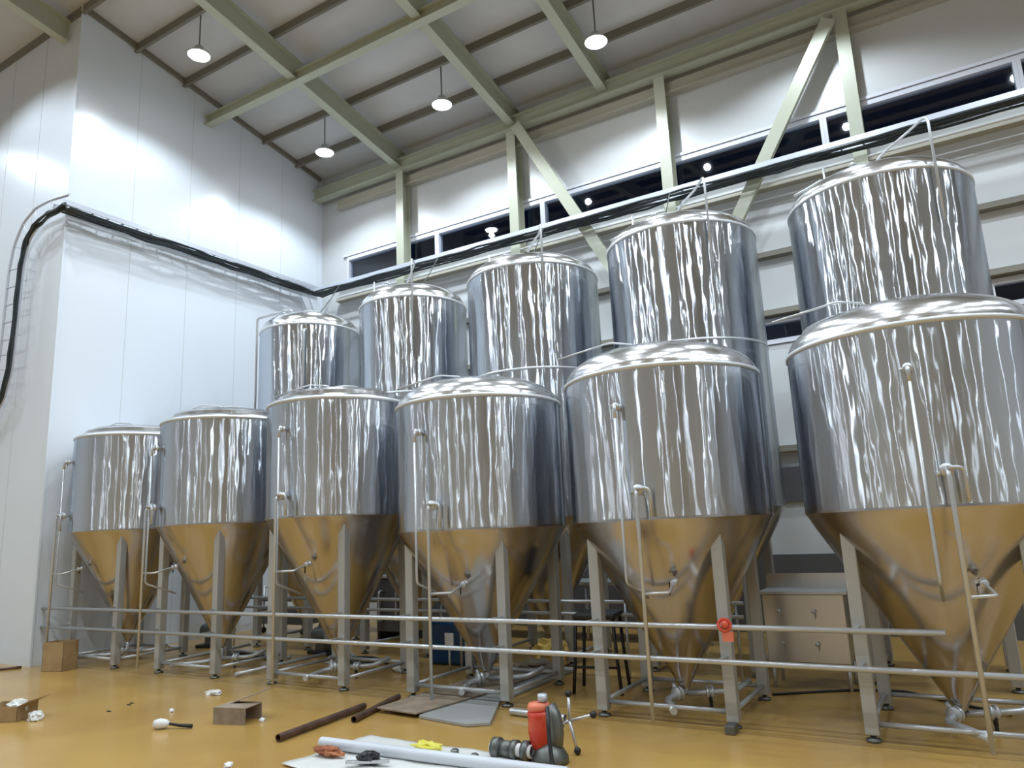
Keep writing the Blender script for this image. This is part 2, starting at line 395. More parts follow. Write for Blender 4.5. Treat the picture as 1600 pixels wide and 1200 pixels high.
# cables
Lc = [L1, L2][0] if False else L1
CB = [(-.13, -.05), (-.10, -.07), (-.05, -.055), (.0, -.065), (.05, -.05), (.1, -.06), (.0, -.02)]
m = cables([[(-11.5-dx, 5.7, 6.95+dz), (-11.5-dx, 10.7+dx, 6.95+dz), (-11.2, 10.88+dx*1.1, 6.82+dz), (XR-.2, 10.88+dx*1.1, 6.82+dz)] for dx, dz in CB], .020, .018)
tag(m.build('cable_bundle', M['cable']), 'bundle of black cables lying in the trays along both walls', 'cables', kind='stuff')
wp = [Vector(p)+t3.location for p in (L1 if L1[6].x > L2[6].x else L2)]
m = cables([[tuple(p+Vector((dx, -.03+dy, dx))) for p in wp] for dx, dy in ((0, 0), (.03, -.02), (-.03, .01), (.01, -.04))], .02, .012)
tag(m.build('cable_bundle', M['cable']), 'black cables strapped along the inner rail of the curling ladder at far left', 'cables', kind='stuff')
# conduits under the tray in front of the girt
m = MB()
m.tube([(-10.9, 11.20, 6.72), (XR, 11.20, 6.72)], .018, 8)
tag(m.build('conduit_pipe', M['white']), 'white conduit pipe running just below the cable tray on the back wall', 'pipe')

# ================================================================== tanks
def valve(root, c, d, size=.05, handle=M['steel'], hname='valve_handle'):
    """small butterfly valve: body disc with clamp rings and a lever; c centre, d flow direction"""
    c, d = Vector(c), Vector(d).normalized()
    m = MB(); m.lathe([(0, -.035), (size*.9, -.035), (size, -.025), (size, -.012), (size*.75, -.008), (size*.75, .008), (size, .012), (size, .025), (size*.9, .035), (0, .035)], 16, c, d)
    v = m.build('valve', M['steel'], root)
    side = d.cross(Vector((0, -1, .3))).normalized()
    if side.length < .5: side = Vector((1, 0, 0))
    h = MB(); h.tube([c, c+side*size*1.6], size*.3, 8); h.bar(c+side*size*1.5, c+side*size*1.5+Vector((0, -.02, -1)).normalized()*size*3.2, size*.5, size*.16, up=side)
    h.build(hname, handle, v)
    return v

def front_tank(label, cx, R, zj, zs, ztop, zlegtop, zbot, ax, ay_off, flat, pipeA, pipeB):
    cyy = 6.72
    root = thing('conical_tank', label, 'tank', (cx, cyy, 0), 0, 'front row of conical tanks')
    s = MB(); n_ = 24
    prof = [(R, zj+.005+(zs-zj-.005)*i/8) for i in range(9)]
    s.lathe(prof, 128); s.build('shell', M['shell'], root, sharp=40)
    # rolled joint and cone
    c = MB(); pr = [(R+.002, zj+.012), (R+.002, zj-.005), (R-.02, zj-.035), (R-.065, zj-.12)]
    for i in range(1, 9):
        t_ = i/8; pr.append(((R-.065)*(1-t_)+.055*t_, (zj-.12)*(1-t_)+zbot*t_))
    pr += [(.045, zbot-.03)]
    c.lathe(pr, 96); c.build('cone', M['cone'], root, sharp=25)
    # rim and dome
    w = MB(); w.lathe([(R-.02, zs-.005), (R+.012, zs), (R+.014, zs+.03), (R-.02, zs+.045)], 96); w.build('rim_ring', M['weld'], root)
    h = ztop - zs; d = MB()
    if flat:
        d.lathe([(R-.01, zs+.03), (R-.05, zs+.07), (R-.12, zs+.075), (R-.125, zs+.13), (R-.20, zs+.15), (R-.24, zs+.18), (R*.5, zs+h*.8), (.25, zs+h*.95), (0, zs+h)], 96)
    else:
        d.lathe([((R-.008)*math.cos(a)**.85, zs+.03+(h-.03)*math.sin(a)) for a in (math.pi/2*i/14 for i in range(14))] + [(0, zs+h)], 96)
    d.build('dome', M['dome'], root, sharp=50)
    mw = MB(); mw.lathe([(.0, ztop+.05), (.16, ztop+.05), (.19, ztop+.035), (.19, ztop-.02), (.16, ztop-.06)], 32, (0, .1, 0)); mw.build('manway_cover', M['steel'], root, sharp=40)
    vp_ = MB(); vp_.tube([(-.25, .05, ztop-.08), (-.25, .05, ztop+.1), (-.45, -.1, ztop+.12), (-R-.05, -.25, ztop+.0)], .010, 8, .05); vp_.build('vent_pipe', M['steel'], root)
    # legs, feet, bars
    for sx in (-.56, .56):
        for syy in (-.52, .52):
            rad = math.hypot(sx, syy); ztl = zlegtop
            l = MB(); a = .048
            v = [l.bm.verts.new(p) for p in ((sx-a, syy-a, .05), (sx+a, syy-a, .05), (sx+a, syy+a, .05), (sx-a, syy+a, .05),
                 (sx-a, syy-a, ztl-.0), (sx+a, syy-a, ztl-.0), (sx+a, syy+a, ztl+.0), (sx-a, syy+a, ztl+.0))]
            for f in ((0,3,2,1),(4,5,6,7),(0,1,5,4),(1,2,6,5),(2,3,7,6),(3,0,4,7)): l.bm.faces.new([v[i] for i in f])
            lo = l.build('leg', M['satin'], root, bevel=.008)
            MB().lathe([(0, .002), (.055, .002), (.055, .018), (.022, .028), (.018, .06), (0, .06)], 16, (sx, syy, 0)).build('foot', M['gunmetal'], lo)
    for p, q in (((-.52, -.52), (.52, -.52)), ((-.52, .52), (.52, .52)), ((-.56, -.48), (-.56, .48)), ((.56, -.48), (.56, .48))):
        MB().tube([(*p, .12), (*q, .12)], .02, 8).build('cross_bar', M['steel'], root)
    # upper down-pipe with elbow fittings
    xa, ya = pipeA; z1 = zs - .32
    pa = MB(); dA = Vector((xa, ya, 0)).normalized(); on = dA*(R-.01); out = dA*(R+.10)
    pa.tube([(on.x, on.y, z1), (out.x, out.y, z1), (out.x, out.y, z1-.1)], .016, 8, .03)
    pa.tube([(out.x, out.y, z1-.05), (out.x, out.y, 1.15), (out.x*.62, out.y*.62, 1.0)], .012, 8, .04)
    pa.build('level_pipe', M['steel'], root)
    valve(root, (dA*(R+.06)) + Vector((0, 0, z1)), dA, .034)
    # lower arm: fitting, valve, inverted U and the long pipe down
    xb, yb = pipeB; z2 = zj + .24
    dB = Vector((xb, yb, 0)).normalized(); on = dB*(R-.01); out = dB*(R+.15); sd = Vector((-dB.y, dB.x, 0))
    pb = MB(); pb.tube([(on.x, on.y, z2), (out.x, out.y, z2), (out.x, out.y, z2-.2), (out.x, out.y, .13)], .016, 8, .06)
    o2 = dB*(R+.10) + sd*.10
    pb.tube([(out.x, out.y, z2+.01), (o2.x, o2.y, z2+.01), (o2.x, o2.y, z2-.22)], .014, 8, .05)
    pb.build('drain_pipe', M['steel'], root)
    valve(root, (dB*(R+.07)) + Vector((0, 0, z2)), dB, .045)
    # sample pipe into the cone
    zc = zj - .50; rc = (R-.065)*(1-(zj-.12-zc)/(zj-.12-zbot)) + .03
    sp = MB(); sp.tube([(out.x, out.y, zc-.08), (out.x*.9+sd.x*.18, out.y*.9+sd.y*.18, zc-.08), (dB.x*rc+sd.x*.15, dB.y*rc+sd.y*.15, zc)], .012, 8, .03)
    sp.build('sample_pipe', M['steel'], root)
    valve(root, (dB.x*(rc+.06)+sd.x*.16, dB.y*(rc+.06)+sd.y*.16, zc-.02), (dB.x, dB.y, -.2), .03, M['black'])
    # bottom outlet
    ob = MB(); ob.tube([(0, 0, zbot-.02), (0, 0, .13), (-.10, -.20, .10), (out.x*.97, out.y*.55, .10)], .03, 10, .07); ob.build('outlet_pipe', M['steel'], root)
    ob = MB(); ob.tube([(.02, 0, .12), (.40, .15, .14), (.50, .3, .20)], .026, 10, .06); ob.build('outlet_pipe', M['steel'], root)
    valve(root, (-.04, -.08, .13), (-.5, -1, 0), .06)
    valve(root, (.2, .07, .13), (1, .4, 0), .055, M['black'])
    return root
front = [('flat-topped conical steel tank at the far left of the front row, beside the wall', -10.75, .87, 1.86, 3.20, 3.42, 1.78, .30, True, (-.42, -.80), (-.40, -.80)),
         ('flat-topped conical steel tank second from the left in the front row', -8.65, .87, 1.86, 3.20, 3.44, 1.78, .30, True, (-.33, -.8), (-.28, -.8)),
         ('flat-topped conical steel tank third from the left in the front row', -6.52, .88, 1.86, 3.18, 3.44, 1.78, .28, True, (.0, -.8), (.02, -.8)),
         ('domed conical steel tank with cardboard lying under it, fourth from left in front row', -4.45, .90, 1.64, 2.93, 3.26, 1.56, .22, False, (-.09, -.8), (.06, -.8)),
         ('domed conical steel tank second from right in front row, red valve by its leg', -2.34, .91, 1.65, 2.92, 3.28, 1.57, .20, False, (-.05, -.8), (.07, -.8)),
         ('largest-looking domed conical steel tank at the right end of the front row', -.22, .92, 1.64, 2.92, 3.28, 1.55, .18, False, (.02, -.8), (.13, -.8))]
for lab, cx, R, zj, zs, zt, zl, zb_, fl, pA, pB in front:
    front_tank(lab, cx, R, zj, zs, zt, zl, zb_, 0, 0, fl, pA, pB)

def back_tank(label, cx, R, zs, ztop, goose):
    cyy = 8.75; root = thing('tall_tank', label, 'tank', (cx, cyy, 0), 0, 'back row of tall tanks')
    zj = 1.75
    s = MB(); s.lathe([(R, zj+(zs-zj)*i/12) for i in range(13)], 128); s.build('shell', M['shell'], root, sharp=40)
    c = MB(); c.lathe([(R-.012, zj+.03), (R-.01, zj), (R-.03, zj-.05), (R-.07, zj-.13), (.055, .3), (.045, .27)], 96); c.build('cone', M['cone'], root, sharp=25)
    w = MB(); w.lathe([(R-.01, 3.60), (R+.006, 3.605), (R+.006, 3.63), (R-.01, 3.635)], 96); w.build('weld_band', M['weld'], root)
    w = MB(); w.lathe([(R-.02, zs-.005), (R+.01, zs), (R+.012, zs+.03), (R-.02, zs+.045)], 96); w.build('rim_ring', M['weld'], root)
    h = ztop-zs; d = MB()
    d.lathe([((R-.008)*math.cos(a)**.85, zs+.03+(h-.03)*math.sin(a)) for a in (math.pi/2*i/14 for i in range(14))] + [(0, zs+h)], 96); d.build('dome', M['dome'], root, sharp=50)
    mw = MB(); mw.lathe([(0, ztop+.06), (.18, ztop+.06), (.22, ztop+.04), (.22, ztop-.02), (.18, ztop-.06)], 32); mw.build('manway_cover', M['steel'], root, sharp=40)
    for sx in (-.56, .56):
        for syy in (-.52, .52):
            lo = MB().box((sx-.05, syy-.05, .05), (sx+.05, syy+.05, 1.62)).build('leg', M['satin'], root, bevel=.008)
            MB().lathe([(0, .002), (.055, .002), (.055, .018), (.022, .028), (.018, .06), (0, .06)], 16, (sx, syy, 0)).build('foot', M['gunmetal'], lo)
    for p, q in (((-.52, -.52), (.52, -.52)), ((-.56, -.48), (-.56, .48)), ((.56, -.48), (.56, .48))):
        MB().tube([(*p, .12), (*q, .12)], .02, 8).build('cross_bar', M['steel'], root)
    v = MB()
    if goose == 'loop':      # pipe from the top over the left side and down the shell
        v.tube([(-.1, -.3, ztop-.05), (-.1, -.35, ztop+.06), (-R-.12, -.35, ztop+.06), (-R-.12, -.35, 3.2)], .02, 8, .06)
        v.build('vent_pipe', M['steel'], root)
        v = MB(); v.tube([(R*.62, -R*.70, zs-.1), (R*.72, -R*.86, zs-.12), (R*.72, -R*.86, 3.3)], .02, 8, .05); v.build('down_pipe', M['steel'], root)
    else:
        a = goose; v.tube([(-.1, -.1, ztop-.02), (.15, -.25, ztop+.16), (.38, -.42, ztop+.22), (R*.62+.02, -R*.78-.05, ztop+.20), (R*.62+.02, -R*.78-.05, 4.4)], .014, 8, .10)
        v.build('down_pipe', M['steel'], root)
        v = MB(); v.tube([(-.25, .1, ztop-.06), (-.5, -.1, ztop+.10), (-R*.85, -.35, ztop-.12)], .014, 8, .05); v.tube([(-.45, -.4, zs+.1), (-.45, -.4, ztop+.12)], .012, 8); v.build('vent_pipe', M['steel'], root)
    valve(root, (-.15, -.45, ztop-.0), (0, 0, 1), .04)
    return root
for a in (('tall steel tank at the left end of the back row, nearest the room corner', -9.2, .83, 5.03, 5.40, 'loop'),
          ('tall steel tank second from the left in the back row', -6.95, .83, 5.03, 5.40, 'g'),
          ('middle tall steel tank of the back row', -4.80, .92, 5.01, 5.34, 'g'),
          ('tall steel tank second from the right in the back row', -2.63, .92, 5.01, 5.35, 'g'),
          ('tall steel tank at the right end of the back row, under the right-hand column', -.36, .93, 4.97, 5.32, 'g')):
    back_tank(*a)

# cable drops from the tray to the tank tops
for x, x2, z1, lab in ((-10.45, -9.35, 5.41, 'thin cable hanging from the tray corner down to the leftmost back tank'),
                   (-7.9, -7.1, 5.41, 'thin cable dropping from the tray to the second back tank'),
                   (-3.3, -2.8, 5.45, 'thin cable sagging from the tray to the second back tank from the right'),
                   (-5.6, -4.95, 5.43, 'thin cable dropping from the tray to the middle back tank')):
    yt = 10.7
    m = MB(); m.tube([(x, 10.73, 6.78), (x+.02, 10.3, 6.2), (x2, 8.95, z1)], .010, 6, .3)
    tag(m.build('cable_drop', M['gunmetal']), lab, 'cable', 'cable drops')

# ================================================================== long rails in front of the tanks
for z, x1, lab in ((.795, -.22, 'upper long steel pipe running across the front of the tank legs'), (.535, .9, 'lower long steel pipe running across the front of the tank legs')):
    t = thing('long_pipe', lab, 'pipe', (-6, 5.97, z), 0, 'long pipes in front of the tanks')
    MB().tube([(-5.75, 0, 0), (x1+6, 0, 0)], .022, 12).build('tube', M['steel'], t)
    for cx in (-10.75, -8.65, -6.52, -4.45, -2.34, -.22):
        for s in (-.56, .56):
            if cx+s > x1: continue
            MB().box((cx+s+6-.015, .018, -.02), (cx+s+6+.015, .178, .02)).build('bracket', M['steel'], t)
# manifold rails behind the front row
for z, lab in ((.79, 'upper thin manifold pipe between the two tank rows'), (.66, 'lower thin manifold pipe between the two tank rows')):
    yy = 7.75 if z > .7 else 7.712
    m = MB(); m.tube([(-10.0, yy, z), (-2.02, yy, z)], .02, 8)
    if z > .7:
        for x in (-9.7, -7.6, -5.5, -3.3, -2.1): m.tube([(x, yy, 0), (x, yy, z)], .015, 8)
    tag(m.build('manifold_pipe', M['steel']), lab, 'pipe', 'manifold pipes behind the front row')

# ================================================================== things on and near the floor
# stainless cabinet between the two right-hand tanks
t = thing('steel_cabinet', 'low stainless steel cabinet with bright top edge and four knobs between the right-hand tanks', 'cabinet', (-1.42, 8.0, 0))
MB().box((-.42, -.22, .24), (.34, .22, .88)).build('body', M['cabinet'], t, bevel=.01)
MB().box((-.45, -.25, .88), (.37, .24, .905)).build('worktop', M['steel'], t)
MB().box((-.45, .20, .905), (.37, .22, 1.05)).build('backsplash', M['cabinet'], t)
for x in (-.38, .30):
    for y in (-.18, .18): MB().tube([(x, y, 0), (x, y, .24)], .018, 8).build('leg', M['steel'], t)
for x in (-.26, .06):
    for z in (.42, .72):
        MB().lathe([(0, -.05), (.018, -.05), (.02, -.03), (.012, -.02), (.012, 0)], 12, (x, -.22, z), (0, 1, 0)).build('knob', M['steel'], t)
        MB().bar((x, -.26, z), (x, -.262, z-.07), .014, .012).build('knob', M['steel'], t)
# stool
t = thing('metal_stool', 'dark metal stool with thin legs standing between the fourth and fifth tanks', 'stool', (-3.34, 7.12, 0), .2)
MB().box((-.22, -.2, .70), (.22, .2, .76)).build('seat', M['black'], t, bevel=.02)
for sx in (-1, 1):
    for s2 in (-1, 1):
        MB().tube([(sx*.24, s2*.2, 0), (sx*.21, s2*.18, .35), (sx*.19, s2*.17, .71)], .018, 8).build('leg', M['black'], t)
MB().tube([(-.22, -.19, .25), (.22, -.19, .25)], .012, 8).build('rung', M['black'], t)
# blue drum, label stand
t = thing('plastic_canister', 'blue plastic canister standing on the floor behind the fourth tank', 'canister', (-5.75, 8.0, 0), .1)
MB().box((-.30, -.2, 0), (.28, .2, .52)).build('body', M['blue'], t, bevel=.04)
MB().tube([(-.1, 0, .50), (-.1, 0, .57), (.12, 0, .57), (.12, 0, .50)], .02, 8, .04).build('handle', M['blue'], t)
t = thing('sign_post', 'small white framed plate on a thin post in front of the blue canister', 'sign', (-5.46, 7.45, 0))
MB().tube([(0, 0, 0), (0, 0, .30)], .014, 8).build('post', M['steel'], t)
MB().box((-.06, -.01, .30), (.06, .01, .44)).build('plate', M['white'], t)
# pumps and clutter behind the left tanks
def pump(x, y, rz, lab):
    t = thing('transfer_pump', lab, 'pump', (x, y, 0), rz, 'pumps behind the front row')
    MB().lathe([(0, -.2), (.09, -.2), (.105, -.17), (.105, .12), (.07, .15), (0, .15)], 20, (0, 0, .26), (1, 0, 0)).build('motor', M['gunmetal'], t)
    MB().lathe([(0, -.05), (.12, -.05), (.12, .04), (.05, .07), (.035, .14), (0, .14)], 20, (.24, 0, .26), (1, 0, 0)).build('pump_head', M['steel'], t)
    MB().box((-.25, -.12, .0), (.25, .12, .05)).build('base_plate', M['black'], t, bevel=.01)
    MB().box((-.12, -.06, .05), (.1, .06, .17)).build('bracket', M['gunmetal'], t)
    MB().tube([(.24, 0, .36), (.24, 0, .60), (.1, .1, .68)], .025, 8, .06).build('hose_tail', M['steel'], t)
pump(-10.5, 8.0, .3, 'grey motor pump on the floor behind the leftmost tank')
pump(-8.08, 8.0, -.2, 'grey motor pump on the floor behind the second and third tanks')
pl = ['loose steel pipe sloping on the floor behind the gap between first and second tanks', 'loose steel pipe lying level under the second tank', 'loose steel pipe on the floor behind the gap between second and third tanks']
for p, q, r_ in (((-9.7, 6.9, .04), (-9.45, 7.85, .10), .022), ((-9.0, 7.45, .03), (-8.2, 7.5, .03), .02), ((-7.85, 6.3, .035), (-7.75, 7.7, .06), .025)):
    m = MB(); m.tube([p, q], r_, 8)
    tag(m.build('loose_pipe', M['steel']), pl.pop(0), 'pipe', 'loose pipes behind the left tanks')
m = MB()
for k in range(3): m.lathe([(.22-.03*k+.018*math.cos(a), .02+.02*k+.018*math.sin(a)) for a in (2*math.pi*i/8 for i in range(8))], 28, (-7.35, 7.6, 0), closed=True)
tag(m.build('hose_coil', M['steel']), 'coiled braided hose on the floor behind the third tank', 'hose')
# standing cylinder and column of dark machine behind
t = thing('control_box', 'dark metal equipment box on legs against the wall behind the third tank', 'box', (-8.6, 10.3, 0))
MB().box((-.8, -.3, .5), (.8, .3, 1.15)).build('body', M['darkpanel'], t, bevel=.02)
for x in (-.7, .7):
    for y in (-.25, .25): MB().tube([(x, y, 0), (x, y, .5)], .025, 8).build('leg', M['steel'], t)
t = thing('work_bench', 'long low steel bench against the back wall behind the fourth and fifth tanks', 'bench', (-4.6, 10.4, 0))
MB().box((-2.3, -.35, .78), (1.6, .35, .83)).build('bench_top', M['steel'], t, bevel=.008)
MB().box((-2.2, -.3, .35), (1.5, .3, .38)).build('shelf', M['steel'], t)
for x in (-2.2, -.3, 1.5):
    for y in (-.3, .3): MB().tube([(x, y, 0), (x, y, .78)], .025, 8).build('leg', M['steel'], t)

t = thing('tool_trolley', 'dark metal trolley seen behind the gap between the first two tanks', 'trolley', (-10.6, 9.7, 0))
MB().box((-.55, -.25, .55), (.55, .25, .60)).build('shelf', M['gunmetal'], t, bevel=.01)
MB().box((-.55, -.25, .16), (.55, .25, .42)).build('shelf', M['darkpanel'], t, bevel=.01)
for x in (-.5, .5):
    for y in (-.2, .2):
        lg = MB().tube([(x, y, .08), (x, y, .82)], .018, 8).build('leg', M['steel'], t)
        MB().lathe([(0, -.02), (.05, -.02), (.05, .02), (0, .02)], 12, (x, y, .05), (1, 0, 0)).build('wheel', M['black'], lg)
MB().tube([(-.5, -.2, .80), (-.5, .2, .80)], .016, 8).build('handle', M['steel'], t)
t = thing('plate_chiller', 'dark boxy machine with steel pipes behind the gap between second and third tanks', 'machine', (-7.95, 9.62, 0))
MB().box((-.35, -.25, .12), (.35, .25, .95)).build('body', M['darkpanel'], t, bevel=.02)
MB().box((-.40, -.28, .95), (.40, .28, .99)).build('top_plate', M['steel'], t, bevel=.005)
for x in (-.3, .3): MB().box((x-.03, -.25, 0), (x+.03, .25, .12)).build('foot', M['black'], t)
for x in (-.2, .15): MB().tube([(x, -.25, .75), (x, -.36, .75), (x, -.36, .3), (x, -.25, .3)], .02, 8, .05).build('pipe', M['steel'], t)
crumple_later = [('hose_heap', 'tangled dark hose lying on the floor under the second tank', -8.75, 7.3), ('hose_heap', 'tangled dark hose lying on the floor under the third tank', -6.75, 7.5)]
for nm, lb, x0, y0 in crumple_later:
    random.seed(int(-x0*100)); P = []; a = 0
    for k in range(40):
        a += .42; rr_ = .16+.10*math.sin(k*.37); P.append((x0+rr_*1.3*math.cos(a), y0+rr_*math.sin(a), .018+.0016*k))
    m = MB(); m.tube(P, .014, 6); tag(m.build(nm, M['cable']), lb, 'hose', 'tangled hoses under the left tanks')
# open box at the left corner
def open_box(name, label, locx, rz, w, d, h, mt, flaps=True, cat='box'):
    t = thing(name, label, cat, locx, rz); k = .006
    m = MB(); m.box((-w/2, -d/2, 0), (w/2, d/2, k)); m.box((-w/2, -d/2, 0), (-w/2+k, d/2, h)); m.box((w/2-k, -d/2, 0), (w/2, d/2, h)); m.box((-w/2, -d/2, 0), (w/2, -d/2+k, h)); m.box((-w/2, d/2-k, 0), (w/2, d/2, h))
    m.build('carton', mt, t)
    if flaps:
        MB().bar((-w/2, -d/2, h), (-w/2-.1, -d/2-.0, h+.07), d, k, up=(0, 0, 1)).build('flap', mt, t)
        MB().bar((w/2, 0, h), (w/2+.12, 0, h+.05), d, k, up=(0, 0, 1)).build('flap', mt, t)
    return t
t = open_box('cardboard_box', 'tall brown cardboard box on the floor beside the leftmost tank leg', (-10.93, 5.86, 0), .3, .34, .26, .38, M['card'], False)
open_box('cardboard_box', 'open cardboard box with plastic film inside at the left edge of the floor', (-8.33, 4.02, 0), .5, .36, .30, .14, M['card'])

def crumple(name, label, cat, c, size, mt, seed, flat=.45, group=None, sub=3):
    random.seed(seed); bm = bmesh.new(); bmesh.ops.create_icosphere(bm, subdivisions=sub, radius=1)
    from mathutils import noise as nz
    zmin = 9
    for v in bm.verts:
        k = 1 + .55*nz.noise(v.co*2.1+Vector((seed, 0, 0))) + .25*nz.noise(v.co*5+Vector((0, seed, 0)))
        v.co = Vector((v.co.x*size[0]*k, v.co.y*size[1]*k, v.co.z*size[2]*k)); zmin = min(zmin, v.co.z)
    for v in bm.verts: v.co.z = max(v.co.z, zmin*.55)
    zmin *= .55
    me = bpy.data.meshes.new(name)
    for v in bm.verts: v.co.z -= zmin
    bm.to_mesh(me); bm.free(); me.materials.append(mt)
    o = bpy.data.objects.new(name, me); col.objects.link(o); o.location = c
    return tag(o, label, cat, group)
crumple('plastic_film', 'crumpled clear-white plastic film sticking out of the open box at left', 'plastic', (-8.28, 4.06, .02), (.11, .09, .09), M['film'], 3)
crumple('plastic_film', 'crumpled white plastic beside the open box at the left edge', 'plastic', (-8.0, 4.10, 0), (.08, .06, .05), M['film'], 4)
crumple('plastic_film', 'heap of translucent plastic film at the foot of the white wall, far left', 'plastic', (-12.45, 5.5, 0), (.16, .14, .1), M['film'], 5)
crumple('plastic_scrap', 'flattened clear plastic scrap on the floor in front of the second tank', 'scrap', (-7.25, 5.55, 0), (.11, .05, .025), M['film'], 6)
for (x, y, s, lab) in ((-6.94, 4.83, .028, 'small white scrap left of centre, between the wall and the brush'), (-6.5, 5.3, .03, 'small white scrap just behind the cardboard scrap'), (-4.85, 3.86, .03, 'small white cube-like scrap nearest the bottom edge of the floor'),
                       (-5.72, 4.9, .026, 'small white scrap on the right side of the cardboard scrap')):
    crumple('paper_scrap', lab, 'scrap', (x, y, 0), (s, s, s*.8), M['white'], int(s*1000)+int(abs(x)*10), group='white scraps on the floor', sub=2)
for (x, y, lab) in ((-7.75, 4.92, 'tiny black bit on the floor left, rear one of three'), (-7.70, 4.86, 'tiny black bit on the floor left, middle one of three'), (-7.62, 4.6, 'tiny black bit on the floor left, front one of three')):
    crumple('black_scrap', lab, 'scrap', (x, y, 0), (.035, .012, .006), M['black'], 3, group='black bits on the floor', sub=2)
# brush
t = thing('paint_brush', 'white-headed brush with a black handle lying on the orange floor', 'brush', (-6.42, 4.36, 0), .45)
MB().lathe([(0, -.06), (.035, -.05), (.045, 0), (.035, .06), (.012, .09), (0, .09)], 14, (0, 0, .045), (1, 0, 0)).build('head', M['white'], t)
MB().tube([(.08, 0, .045), (.17, 0, .03), (.30, 0, .02)], [.012, .014, .018], 8).build('handle', M['black'], t)
# cardboard scrap (folded open sleeve)
t = thing('cardboard_scrap', 'folded piece of brown cardboard standing on the floor left of the pipes', 'cardboard', (-5.95, 4.83, 0), .25)
MB().bar((-.18, -.12, .07), (.16, -.12, .07), .008, .14).build('panel', M['card_grey'], t)
MB().bar((-.18, 0, .14), (.16, .0, .14), .25, .008).build('panel', M['card_grey'], t)
MB().bar((-.14, .13, .14), (.17, .16, .24), .2, .008).build('panel', M['card_grey'], t)
MB().bar((-.18, .12, .07), (.16, .12, .07), .008, .14).build('panel', M['card_grey'], t)
# steel pipes on the floor
for p, q, lab in (((-5.02, 4.47, .035), (-5.12, 5.60, .035), 'longer brown steel tube lying on the floor, nearer the camera'),
                  ((-4.86, 5.18, .03), (-5.08, 6.05, .03), 'shorter brown steel tube lying on the floor beside the flattened cardboard')):
    m = MB(); p, q = Vector(p), Vector(q); d = q-p
    m.lathe([(.03, 0), (.03, d.length), (.024, d.length), (.024, 0)], 14, p, d, closed=True)
    tag(m.build('steel_tube', M['rust'], sharp=40), lab, 'tube', 'steel tubes on the floor')
# cardboard and sheet under tank four
def slab_poly(name, pts, z0, z1, mt, label, cat):
    m = MB(); a = [m.bm.verts.new((x, y, z0)) for x, y in pts]; b = [m.bm.verts.new((x, y, z1)) for x, y in pts]
    m.bm.faces.new(list(reversed(a))); m.bm.faces.new(b)
    for i in range(len(pts)): j = (i+1) % len(pts); m.bm.faces.new((a[i], a[j], b[j], b[i]))
    return tag(m.build(name, mt, bevel=.004), label, cat)
slab_poly('metal_sheet', [(-4.40, 5.52), (-3.82, 5.43), (-3.66, 5.55), (-4.02, 6.28), (-4.06, 8.0), (-4.50, 8.0), (-4.5, 6.5)], .002, .03, M['sheetgrey'], 'grey flat sheet with dark edge lying under the cardboard in front of tank four', 'sheet')
slab_poly('flattened_cardboard', [(-4.92, 5.55), (-4.42, 5.50), (-4.28, 6.4), (-4.22, 8.0), (-4.85, 8.0), (-4.88, 6.6)], .034, .05, M['card_grey'], 'flattened dusty cardboard lying on the floor under the fourth tank', 'cardboard')
crumple('cloth_heap', 'crumpled yellow bag on the floor behind the right leg of the fourth tank', 'bag', (-4.42, 8.08, .05), (.2, .13, .17), M['yellow'], 11)
crumple('grey_sack', 'grey crumpled sack lying on the cardboard under the fourth tank', 'sack', (-4.38, 7.62, .05), (.2, .17, .07), M['card_grey'], 12)
crumple('rag', 'white cloth piece on the floor behind the third tank', 'rag', (-6.05, 7.3, .0), (.14, .09, .07), M['film'], 13)
# foot block at tank five and cables
m = MB(); m.box((-1.80, 5.98, 0), (-1.72, 6.10, .07)); tag(m.build('foot_block', M['gunmetal'], bevel=.01), 'small grey block on the floor at the front right leg of the fifth tank', 'block')
m = MB(); m.tube([(-1.75, 7.42, .012), (-1.5, 7.6, .012), (-1.1, 7.85, .012), (-.7, 7.95, .012), (-.3, 7.6, .012), (.1, 7.3, .012)], .012, 6, .1)
tag(m.build('floor_cable', M['black']), 'thin black cable lying across the floor between the two right-hand tanks', 'cable')
m = MB(); m.tube([(-11.7, 5.75, .015), (-11.8, 5.55, .015), (-12.1, 5.3, .015)], .02, 6, .1)
tag(m.build('floor_cable', M['rust']), 'short dark cable end on the floor at the corner of the white wall', 'cable')
# black thing at left edge
t = thing('rubber_canister', 'black rubber object cut off by the left edge of the picture', 'rubber item', (-12.35, 5.05, 0))
MB().lathe([(0, 0), (.12, 0), (.14, .05), (.13, .2), (.08, .26), (0, .27)], 16).build('body', M['black'], t)
MB().lathe([(0, .26), (.03, .26), (.03, .31), (0, .31)], 12).build('cap', M['black'], t)
# black bent strip at bottom right
m = MB(); m.tube([(-1.43, 5.06, .012), (-1.55, 4.98, .012), (-1.60, 4.88, .012), (-1.48, 4.82, .012)], .014, 6); m.tube([(-1.43, 5.06, .012), (-1.22, 4.98, .012)], .016, 6)
tag(m.build('rubber_strip', M['black']), 'bent black rubber strip lying on the floor at bottom right', 'strip')
crumple('red_scrap', 'red scrap under the bent black strip at the bottom edge', 'scrap', (-1.48, 4.74, 0), (.05, .03, .012), M['red'], 21)
# red valve on the rail
t = thing('hose_valve', 'red valve handle on the upper pipe beside the leg of the fifth tank', 'valve', (-1.70, 5.93, .80))
MB().lathe([(.045+.012*math.cos(a), .012*math.sin(a)) for a in (2*math.pi*i/8 for i in range(8))], 18, (0, -.03, .02), (.3, -1, .3), closed=True).build('handwheel', M['red'], t)
MB().lathe([(0, -.03), (.03, -.03), (.03, .04), (0, .04)], 12, (0, -.02, .02), (.3, -1, .3)).build('body', M['red'], t)
MB().box((-.02, -.04, -.10), (.06, .0, -.03)).build('tag_plate', M['orange'], t)

